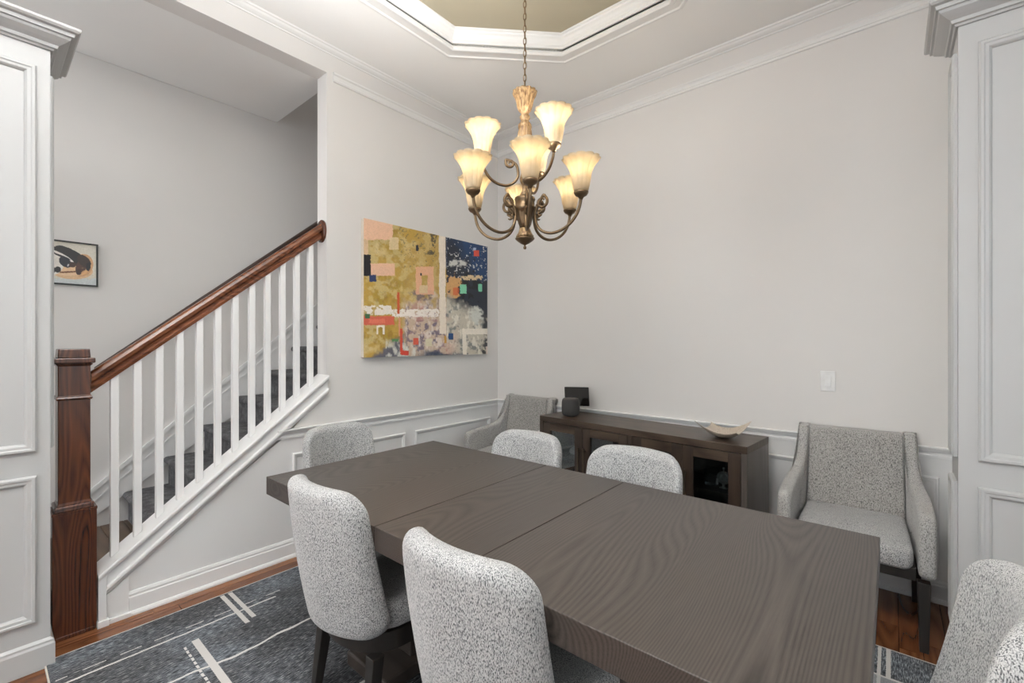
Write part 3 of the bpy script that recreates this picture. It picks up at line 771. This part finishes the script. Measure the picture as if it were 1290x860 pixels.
# ------------------------------------------------------------------ dining table
TX0, TX1, TY0, TY1, TT, TTH = .752, 2.922, -2.428, -1.440, .760, .080
tb = thing('dining_table', 'large dark taupe oak dining table with thick square-edged top', 'table', (1.84, -1.934, RG))
cx, cy = 1.84, -1.934
def slab(name, x0, x1):
    mb = MB(); mb.box(x0-cx, x1-cx, TY0-cy, TY1-cy, TT-TTH-RG, TT-RG)
    return mb.build(name, M['table'], tb, bevel=.0022)
slab('table_top', TX0, 1.6215); slab('leaf', 1.6245, 2.0425); slab('table_top', 2.0455, TX1)
for px in (1.32, 2.36):
    p = MB().box(px-cx-.10, px-cx+.10, -.19, .19, .06, TT-TTH-.045-RG); p.build('pedestal', M['table_edge'], tb, bevel=.006)
    MB().box(px-cx-.14, px-cx+.14, -.34, .34, .0, .06).build('foot', M['table_edge'], tb, bevel=.008)
MB().box(1.12-cx, 2.56-cx, -.30, -.24, TT-TTH-.046-RG, TT-TTH-.001-RG).box(1.12-cx, 2.56-cx, .24, .30, TT-TTH-.046-RG, TT-TTH-.001-RG).box(1.12-cx, 1.42-cx, -.24, .24, TT-TTH-.046-RG, TT-TTH-.001-RG).box(2.26-cx, 2.56-cx, -.24, .24, TT-TTH-.046-RG, TT-TTH-.001-RG).build('slide_rail', M['table_edge'], tb)

# ------------------------------------------------------------------ dining chairs (local: seat faces +Y)
def make_chair():
    t = thing('dining_chair', None, 'chair')
    # shell back
    out = densify(round_rect(-.234, .234, .345, .868, (.075, .075, .085, .085), 8), .02)
    def dfm(a, b_, h):
        v = (b_-.345)/.523
        wd = 1-.06*max(0, v)**2
        y = -.262 + .012*(1-v) + .045*(1-v)**2 + (.105-.036*v)*(a/.234)**2 - .018*v
        crest = .010*(1-(a/.234)**2)*max(0, v)**3
        return (a*wd, y+h, b_+crest)
    mb = MB(); pillow(mb, out, .078, .034, dfm, rings=10, arc=5)
    mb.build('backrest', M['fab'], t, smooth=True)
    # seat cushion: rounded rear, square front
    o2 = []
    for k in range(17):
        a = R(180+180*k/16); o2.append((.222*math.cos(a), -.02+.165*math.sin(a)))
    o2 += [(.235, .10), (.240, .20)]+[(.21+.03*math.cos(R(q)), .22+.03*math.sin(R(q))) for q in range(0, 91, 18)]+[(-.21+.03*math.cos(R(q)), .22+.03*math.sin(R(q))) for q in range(90, 181, 18)]+[(-.240, .20), (-.235, .10)]
    o2 = densify(o2, .02)
    mb = MB(); pillow(mb, o2, .112, .038, lambda a, b_, h: (a, b_, .402+h), rings=8, arc=4, centre=(0, .05), dome=.012)
    mb.build('seat', M['fab'], t, smooth=True)
    o3 = [(p[0]*.93, p[1]*.93-.008) for p in o2]
    rings = [[(p[0]*s, p[1]*s, z) for p in o3] for s, z in ((1, .278), (1, .3445))]
    # rear of the frame follows the shell
    MB().loops(rings).build('seat_frame', M['leg'], t, smooth=True, auto=40)
    for sx, sy in ((-1, -1), (1, -1), (1, 1), (-1, 1)):
        xx, yy = sx*.172, (-.125 if sy < 0 else .195)
        bx, by = xx+sx*.012, yy+(-.035 if sy < 0 else .008)
        a, b_ = .023, .0155
        MB().hexa([(bx-b_, by-b_, 0), (bx+b_, by-b_, 0), (bx+b_, by+b_, 0), (bx-b_, by+b_, 0)], [(xx-a, yy-a, .2775), (xx+a, yy-a, .2775), (xx+a, yy+a, .2775), (xx-a, yy+a, .2775)]).build('leg', M['leg'], t, bevel=.002)
    return t
ch = make_chair()
GR = 'pale grey upholstered chairs around the dining table'
spots = [(1.400, -2.265, 0, 'pale grey fabric dining chair with rounded back, nearest the stairs on the table\'s near side'),
         (2.130, -2.285, 0, 'large foreground dining chair back, its rounded grey crest seen from behind at centre bottom'),
         (2.905, -1.935, 90, 'grey dining chair at the right head of the table, cut off by the frame edge'),
         (.665, -1.885, -84, 'grey dining chair at the far left head of the table, beside the white wainscot'),
         (1.445, -1.590, 180, 'grey dining chair across the table in front of the sideboard\'s left end'),
         (2.050, -1.575, 180, 'grey dining chair across the table in front of the sideboard\'s middle')]
for i, (x, y, rz, lab) in enumerate(spots):
    o = ch if i == 0 else copy_tree(ch)
    o.location = (x, y, RG); o.rotation_euler = (0, 0, R(rz)); tag(o, lab, 'chair', GR)

# ------------------------------------------------------------------ armchairs
def make_armchair():
    t = thing('armchair', None, 'armchair')
    out = densify(round_rect(-.222, .222, .36, .885, (.03, .03, .022, .022), 4), .03)
    def db(a, b_, h):
        v = (b_-.36)/.525; return (a*(1-.02*v), -.175-.075*v+h+.0, b_)
    mb = MB(); pillow(mb, out, .085, .022, db, rings=6, arc=4); mb.build('backrest', M['fab_dark'], t, smooth=True)
    # seat
    so = densify(round_rect(-.235, .235, -.175, .292, (.03, .03, .045, .045), 5), .025)
    mb = MB(); pillow(mb, so, .105, .035, lambda a, b_, h: (a*(1+.05*(b_+.17)/.46)*.93, b_, .415+h-.018*max(0, (b_-.05)/.24)**2), rings=8, arc=4, dome=.016)
    mb.build('seat', M['fab'], t, smooth=True)
    # wings running down into the arms
    prof = [(-.285, .872), (-.280, .886), (-.222, .886), (-.212, .872), (-.200, .80), (-.180, .74), (-.135, .685), (-.06, .648), (.05, .630), (.16, .622), (.235, .612), (.270, .600), (.288, .572), (.292, .52), (.288, .42), (.284, .36), (.274, .334), (.245, .326), (.10, .324), (-.10, .324), (-.20, .324), (-.222, .34), (-.24, .50), (-.262, .70)]
    prof = prof[::-1]
    pr = [tuple(p) for p in catmull([p+(0,) for p in (prof+[prof[0]])], 3)][:-1]
    pr = [(p[0], p[1]) for p in pr]
    for s in (-1, 1):
        def da(a, b_, h, s=s):
            fw_ = min(1, max(0, (a+.24)/.30)); fw_ = fw_*fw_*(3-2*fw_); lo = min(1, max(0, (.88-b_)/.25))
            xo = .238+.030*max(fw_, 0)*1.0+.006*lo
            return (s*(xo+h*(1 if s > 0 else 1)*(1+.10*fw_)), a, b_)
        mb = MB(); pillow(mb, pr, .056, .020, da, rings=6, arc=4, centre=(0, .45)); mb.build('arm', M['fab_dark'] if False else M['arm'], t, smooth=True)
        pts = []
        for zz in range(9):
            v = zz/8; z_ = .50+.375*v; b2 = (z_-.36)/.525
            pts.append(Vector((s*(.2135-.006*v), -.175-.075*b2+.040, z_)))
        mb = MB(); tube(mb, pts, .0035, 6); mb.build('welt', M['welt'], t, smooth=True)
    mb = MB().box(-.235, .235, .235, .262, .305, .362); mb.box(-.235, .235, -.19, -.165, .305, .362); mb.box(-.235, -.21, -.165, .235, .305, .362); mb.box(.21, .235, -.165, .235, .305, .362)
    mb.build('seat_frame', M['leg'], t, bevel=.002)
    for sx, sy in ((-1, -1), (1, -1), (1, 1), (-1, 1)):
        a, b_ = .023, .0155
        xx, yy = sx*.262, (.245 if sy > 0 else -.19); bx, by = xx, (yy+.012 if sy > 0 else yy-.05)
        MB().hexa([(bx-b_, by-b_, 0), (bx+b_, by-b_, 0), (bx+b_, by+b_, 0), (bx-b_, by+b_, 0)], [(xx-a, yy-a, .306), (xx+a, yy-a, .306), (xx+a, yy+a, .306), (xx-a, yy+a, .306)]).build('leg', M['leg'], t, bevel=.002)
    return t
M['arm'] = fabric('light_grey_arm_fabric', (.48, .468, .448), (.12, .118, .115), .48, 1.3)
ac = make_armchair(); ac.location = (2.79, -.318, .0005); ac.rotation_euler = (0, 0, R(181.5)); tag(ac, 'grey armchair with sloping arms and dark legs beneath the light switch', 'armchair', 'grey armchairs against the back wall')
a2 = copy_tree(ac); a2.location = (.452, -.312, .0005); a2.rotation_euler = (0, 0, R(180)); tag(a2, 'grey armchair with sloping arms in the room corner left of the sideboard', 'armchair', 'grey armchairs against the back wall')

# ------------------------------------------------------------------ sideboard (local x along the front, y to the wall)
sb = thing('sideboard', 'long dark brown wooden sideboard with glass doors along the back wall', 'sideboard', (.83, -.431, 0), -4.8)
SL, SD, SH = 1.516, .39, .80
MB().box(0, SL, 0, SD, SH-.042, SH).build('top', M['side'], sb, bevel=.002)
MB().box(0, .036, 0, SD, .0, SH-.042).build('side_panel', M['side_v'], sb, bevel=.0015)
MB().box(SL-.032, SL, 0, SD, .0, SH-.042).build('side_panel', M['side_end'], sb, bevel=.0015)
MB().box(.036, SL-.032, .02, SD-.012, .08, .105).build('bottom_board', M['side_in'], sb)
MB().box(.036, SL-.032, SD-.012, SD, .06, SH-.042).build('back_panel', M['side_in'], sb)
MB().box(.036, SL-.032, .015, .035, .03, .08).build('plinth_rail', M['side_v'], sb)
MB().box(.776, .806, .0, SD-.012, .08, SH-.042).build('divider', M['side_v'], sb, bevel=.001)
for a, b_ in ((.036, .776), (.806, SL-.032)): MB().box(a, b_, .03, SD-.012, .485, .505).build('shelf', M['side_in'], sb)
doors = [(.039, .405, 1), (.408, .773, 0), (.809, 1.146, 1), (1.149, SL-.035, 0)]
for a, b_, hs in doors:
    z0, z1 = .09, SH-.046; s = .066; y0, y1 = .0015, .021
    mb = MB(); mb.box(a, a+s, y0, y1, z0, z1); mb.box(b_-s, b_, y0, y1, z0, z1)
    d = mb.build('door', M['side_v'], sb, bevel=.0012)
    MB().box(a+s, b_-s, y0, y1, z0, z0+.066).build('door_rail', M['side'], d, bevel=.0012)
    MB().box(a+s, b_-s, y0, y1, z1-.058, z1).build('door_rail', M['side'], d, bevel=.0012)
    MB().box(a+s, b_-s, .010, .014, z0+.066, z1-.058).build('glass_pane', M['glass'], d)
    hx = b_-.022 if hs else a+.022
    mb = MB().box(hx-.006, hx+.006, -.026, -.016, .30, .615); mb.box(hx-.004, hx+.004, -.017, .0014, .32, .332); mb.box(hx-.004, hx+.004, -.017, .0014, .583, .595)
    mb.build('handle', M['handle'], d, bevel=.001)
ang = R(-4.8)
def sbw(lx, ly, z): return (.83+lx*math.cos(ang)-ly*math.sin(ang), -.431+lx*math.sin(ang)+ly*math.cos(ang), z)
# things on and in it
sp = thing('smart_speaker', 'small charcoal fabric speaker on the left end of the sideboard', 'speaker', sbw(.185, .155, SH+.0005))
mb = MB(); prof = [(.040, 0), (.054, .004), (.064, .014), (.0695, .03), (.071, .065), (.0695, .105), (.066, .124), (.060, .132)]
mb.lathe(prof, n=40); mb.build('body', M['speaker'], sp, smooth=True, auto=60)
mb = MB().lathe([(.060, .132), (.058, .137), (.048, .1385), (.010, .1365)], n=40); mb.build('top_panel', M['speaker_top'], sp, smooth=True)
tv = thing('tablet_display', 'black tilted tablet screen on a stand behind the small speaker', 'tablet', sbw(.150, .285, SH+.0005), -4)
th = R(14)
def tilt(x_, h_, d_): 
    rx = x_*math.cos(R(8))-h_*math.sin(R(8)); rh = x_*math.sin(R(8))*.4+h_*math.cos(R(8))
    return (rx, -.0+(rh)*math.sin(th)*.5+d_, .062+rh*math.cos(th*.5))
mb = MB(); rr = round_rect(-.118, .118, 0, .150, .006, 3)
mb.loops([[tilt(p[0], p[1], -.0045) for p in rr], [tilt(p[0], p[1], .0045) for p in rr]]); mb.build('screen', M['screen'], tv)
mb = MB().box(-.085, -.015, .0, .05, 0, .010).hexa([(-.07, .012, .010), (-.03, .012, .010), (-.03, .03, .010), (-.07, .03, .010)], [(-.07, .007, .11), (-.03, .007, .11), (-.03, .018, .11), (-.07, .018, .11)]); mb.build('stand', M['black'], tv, bevel=.001)
bw = thing('shell_bowl', 'square pearly cream bowl with turned-up corners on the sideboard', 'bowl', sbw(1.325, .175, SH+.0005), -6)
mb = MB(); N = 28
def bz(u, v):
    p, q = (u+v)/2, (u-v)/2; return (.088*abs(p)**1.9+.05*abs(q)**2.0)+.010*(u*u+v*v)/2
def bp(u, v, off=0):
    sx = 1-.16*(1-abs(v))*0; s = .122
    return (s*u*(1-.13*(1-v*v)*u*u), s*v*(1-.13*(1-u*u)*v*v), bz(u, v)+off)
vs = []; fs = []
for layer, off in ((0, 0), (1, .0028)):
    for j in range(N+1):
        for i in range(N+1): vs.append(bp(-1+2*i/N, -1+2*j/N, off))
K = (N+1)**2
for j in range(N):
    for i in range(N):
        a = j*(N+1)+i; fs.append((a, a+N+1, a+N+2, a+1)); fs.append((K+a, K+a+1, K+a+N+2, K+a+N+1))
bd = [i for i in range(N)]+[j*(N+1)+N for j in range(N)]+[N*(N+1)+N-i for i in range(N)]+[(N-j)*(N+1) for j in range(N)]
for q in range(len(bd)):
    a, b_ = bd[q], bd[(q+1) % len(bd)]; fs.append((a, b_, K+b_, K+a))
mb.add(vs, fs); mb.build('bowl_shell', M['bowl'], bw, smooth=True)

ck = thing('round_ornament', 'round silver ornament with a top stem behind the right glass door', 'ornament', sbw(1.345, .13, .5055), -12)
mb = MB(); zc = .062
def disc(mb, r0, r1, y0, y1, n_=28):
    rings = [[(r*math.cos(2*math.pi*i/n_), y, zc+r*math.sin(2*math.pi*i/n_)) for i in range(n_)] for r, y in ((r0, y0), (r1, y0), (r1, y1), (r0, y1))]
    return mb.loops(rings, True, True)
disc(mb, .026, .038, -.008, .008); mb.build('ring', M['silver'], ck, smooth=True, auto=40)
mb = MB(); disc(mb, .001, .0262, -.003, .003); disc(mb, .010, .016, -.006, -.003); mb.build('face', M['white_gap'], ck)
MB().lathe([(.003, zc+.037), (.0045, zc+.046), (.003, zc+.05), (.007, zc+.055), (.004, zc+.062)], n=12).build('stem', M['silver'], ck, smooth=True)
MB().box(-.022, .022, -.012, .012, 0, .006).box(-.006, .006, -.005, .005, .006, zc-.037).build('foot', M['silver'], ck, bevel=.001)
ds = thing('covered_dish', 'small white dish with pointed lid behind the left glass door', 'dish', sbw(.235, .16, .5055))
MB().lathe([(.02, 0), (.045, .006), (.055, .022), (.052, .032)], n=24).build('dish_base', M['ceramic'], ds, smooth=True)
MB().lathe([(.054, .032), (.046, .046), (.022, .060), (.010, .072), (.006, .084)], n=24).build('lid', M['ceramic'], ds, smooth=True)
gl = thing('glass_vase', 'dim square glass vase beside the silver ornament inside the sideboard', 'vase', sbw(1.262, .16, .5055))
MB().hexa([(-.03, -.03, 0), (.03, -.03, 0), (.03, .03, 0), (-.03, .03, 0)], [(-.036, -.036, .09), (.036, -.036, .09), (.036, .036, .10), (-.036, .036, .10)]).build('vase_body', M['glass'], gl)

# ------------------------------------------------------------------ chandelier
CHX, CHY = 1.583, -1.566
cl = thing('chandelier', 'bronze and gold two-tier chandelier with nine frosted bell shades', 'chandelier', (CHX, CHY, 3.497))
OZ = 3.497
fl = lambda amp, k0, n_=12: (lambda k, a: amp*abs(math.cos(n_*a/2)) if k >= k0 else 0)
MB().lathe([(.065, 3.496-OZ), (.065, 3.486-OZ), (.055, 3.472-OZ), (.02, 3.462-OZ), (.008, 3.450-OZ)][::-1], n=24).build('ceiling_canopy', M['bronze'], cl, smooth=True)
# chain links
LK = .034; zz = 3.452
lm = MB(); pts = []
for k in range(20):
    a = 2*math.pi*k/20; pts.append(Vector((.0075*math.cos(a), 0, .0145*math.sin(a)+(.003 if math.sin(a) > 0 else -.003))))
pts.append(pts[0]); tube(lm, pts, .0021, 6, side=(0, 1, 0))
lo = lm.build('chain_link', M['bronze'], cl, smooth=True); first = True; i = 0; z = 3.452-.016
while z > 2.612:
    o = lo if i == 0 else bpy.data.objects.new('chain_link', lo.data)
    if i: COL.objects.link(o); o.parent = cl
    o.location = (0, 0, z-OZ); o.rotation_euler = (0, 0, R(20+90*(i % 2))); i += 1; z -= .0298
MB().lathe([(.0014, 2.60-OZ), (.0014, 3.45-OZ)], (.0035, 0), 6).build('lamp_wire', M['bronze'], cl)
body1 = [(.012, 2.352), (.034, 2.352), (.036, 2.362), (.033, 2.372), (.030, 2.40), (.027, 2.412), (.034, 2.420), (.032, 2.432), (.024, 2.444), (.018, 2.452), (.024, 2.462), (.025, 2.472), (.018, 2.482), (.019, 2.490), (.031, 2.502), (.034, 2.52), (.038, 2.545), (.044, 2.565), (.052, 2.580), (.055, 2.592), (.048, 2.596), (.012, 2.600), (.006, 2.612)]
flu = lambda k, a: (.12*abs(math.cos(6*a)) if (k >= 15 or 2 <= k <= 5) else 0)
MB().lathe([(r, z-OZ) for r, z in body1], n=72, flute=flu).build('upper_column', M['gold'], cl, smooth=True)
body2 = [(.004, 1.985), (.013, 1.99), (.015, 2.05), (.018, 2.08), (.026, 2.09), (.020, 2.10), (.013, 2.115), (.015, 2.14), (.022, 2.152), (.026, 2.17), (.020, 2.19), (.016, 2.21), (.020, 2.24), (.022, 2.27), (.018, 2.29), (.024, 2.31), (.030, 2.34), (.012, 2.3518)]
MB().lathe([(r, z-OZ) for r, z in body2], n=48, flute=lambda k, a: .05*abs(math.cos(6*a)) if k > 11 else 0).build('centre_stem', M['gold'], cl, smooth=True)
body3 = [(.010, 1.932), (.024, 1.935), (.030, 1.95), (.036, 1.975), (.042, 2.0), (.047, 2.012), (.052, 2.018), (.052, 2.03), (.047, 2.036), (.047, 2.06), (.051, 2.068), (.048, 2.078), (.020, 2.084)]
MB().lathe([(r, z-OZ) for r, z in body3], n=48, flute=lambda k, a: .04*math.cos(8*a) if 1 <= k < 5 else 0).build('urn', M['bronze'], cl, smooth=True)
body4 = [(.010, 1.882), (.038, 1.886), (.040, 1.893), (.032, 1.905), (.026, 1.92), (.024, 1.930), (.010, 1.9318)]
MB().lathe([(r, z-OZ) for r, z in body4], n=60, flute=lambda k, a: .09*abs(math.cos(5*a)) if 1 <= k < 5 else 0).build('lower_collar', M['gold'], cl, smooth=True)
body5 = [(.002, 1.828), (.007, 1.831), (.008, 1.839), (.004, 1.846), (.007, 1.850), (.020, 1.856), (.034, 1.866), (.046, 1.876), (.048, 1.881), (.036, 1.8818)]
MB().lathe([(r, z-OZ) for r, z in body5], n=40).build('finial', M['bronze'], cl, smooth=True)
def shade_obj(parent, r, zc, ang_):
    px, py = r*math.cos(ang_), r*math.sin(ang_)
    MB().lathe([(.006, zc-.024-OZ), (.010, zc-.016-OZ), (.014, zc-.010-OZ), (.026, zc-.004-OZ), (.033, zc+.006-OZ), (.034, zc+.012-OZ), (.025, zc+.013-OZ)], (px, py), 24).build('shade_cup', M['bronze'], parent, smooth=True)
    H = .150; z0 = zc+.013
    pr = []
    for k in range(15):
        t = k/14; rad = .031+.016*t**.7+.040*max(0, (t-.45)/.55)**2.1+.004*math.sin(t*math.pi)
        pr.append((rad, t))
    N_ = 96; rings = []
    def ring(rad, t, off, dz=0):
        out = []
        for i in range(N_):
            a = 2*math.pi*i/N_; fl_ = (abs(math.cos(6*a))**.6-.6); rr_ = (rad+off)*(1+.085*fl_*min(1, t*1.6+.25))
            out.append((px+rr_*math.cos(a), py+rr_*math.sin(a), z0+H*t+dz+.002*fl_*max(0, t-.7)/.3-OZ))
        return out
    for rad, t in pr: rings.append(ring(rad, t, 0))
    for rad, t in pr[::-1]: rings.append(ring(rad, t, -.0028, .0006 if t == 1 else 0))
    MB().loops(rings, True, True).build('shade', M['shade'], parent, smooth=True)
    MB().lathe([(.006, z0-OZ), (.010, z0+.02-OZ), (.020, z0+.045-OZ), (.024, z0+.065-OZ), (.020, z0+.085-OZ), (.008, z0+.095-OZ)], (px, py), 14).build('bulb', M['bulb'], parent, smooth=True)
    l = bpy.data.lights.new('bulb_light', 'POINT'); l.energy = 2.3; l.color = (1, .93, .83); l.shadow_soft_size = .03
    lo_ = bpy.data.objects.new('bulb_light', l); lo_.location = (px, py, z0+.125-OZ); lo_.parent = cl; COL.objects.link(lo_)
def arm_pts(P2, ang_, n_=7):
    return catmull([(r*math.cos(ang_), r*math.sin(ang_), z-OZ) for r, z in P2], n_)
def scroll(cx_, cz_, r0, r1, a0, turns, n_=14, sgn=1):
    return [(cx_+(r0+(r1-r0)*k/n_)*math.cos(R(a0+sgn*turns*360*k/n_)), cz_+(r0+(r1-r0)*k/n_)*math.sin(R(a0+sgn*turns*360*k/n_))) for k in range(n_+1)]
low_arm = scroll(.094, 2.052, .007, .030, -60, 1.15, 14, -1)
low_arm = scroll(.090, 2.046, .015, .030, 40, 1.11, 16, 1)
low_arm = low_arm+[(.058, 2.01), (.056, 1.975), (.066, 1.935), (.095, 1.905), (.140, 1.892), (.190, 1.902), (.235, 1.930), (.266, 1.970), (.280, 2.010), (.283, 2.030)]
R_L = .285
for i in range(6):
    a_ = R(40.1-87+60*i)
    s_ = Vector((-math.sin(a_), math.cos(a_), 0))
    mb = MB(); tube(mb, arm_pts(low_arm, a_, 4), lambda t: .0048+.0024*min(1, t*3), 8, side=s_)
    am = mb.build('lower_arm', M['bronze'], cl, smooth=True)
    mb = MB(); tube(mb, arm_pts(scroll(.083, 1.994, .009, .017, -40, .75, 12, -1)+[(.060, 1.985)], a_, 3), lambda t: .003+.0025*min(1, t*3), 8, side=s_); mb.build('arm_curl', M['bronze'], am, smooth=True)
    shade_obj(am, R_L, 2.052, a_)
up_arm = scroll(.072, 2.243, .007, .026, -30, 1.40, 14, 1)
up_arm = up_arm[:-2]+[(.046, 2.24), (.034, 2.205), (.036, 2.175), (.056, 2.148), (.092, 2.134), (.135, 2.142), (.172, 2.168), (.196, 2.205), (.204, 2.232)]
for i, th_ in enumerate((52, 172, 292)):
    a_ = R(40.1-th_)
    s_ = Vector((-math.sin(a_), math.cos(a_), 0))
    mb = MB(); tube(mb, arm_pts(up_arm, a_, 4), lambda t: .0048+.0020*min(1, t*3), 8, side=s_)
    am = mb.build('upper_arm', M['bronze'], cl, smooth=True)
    shade_obj(am, .205, 2.255, a_)
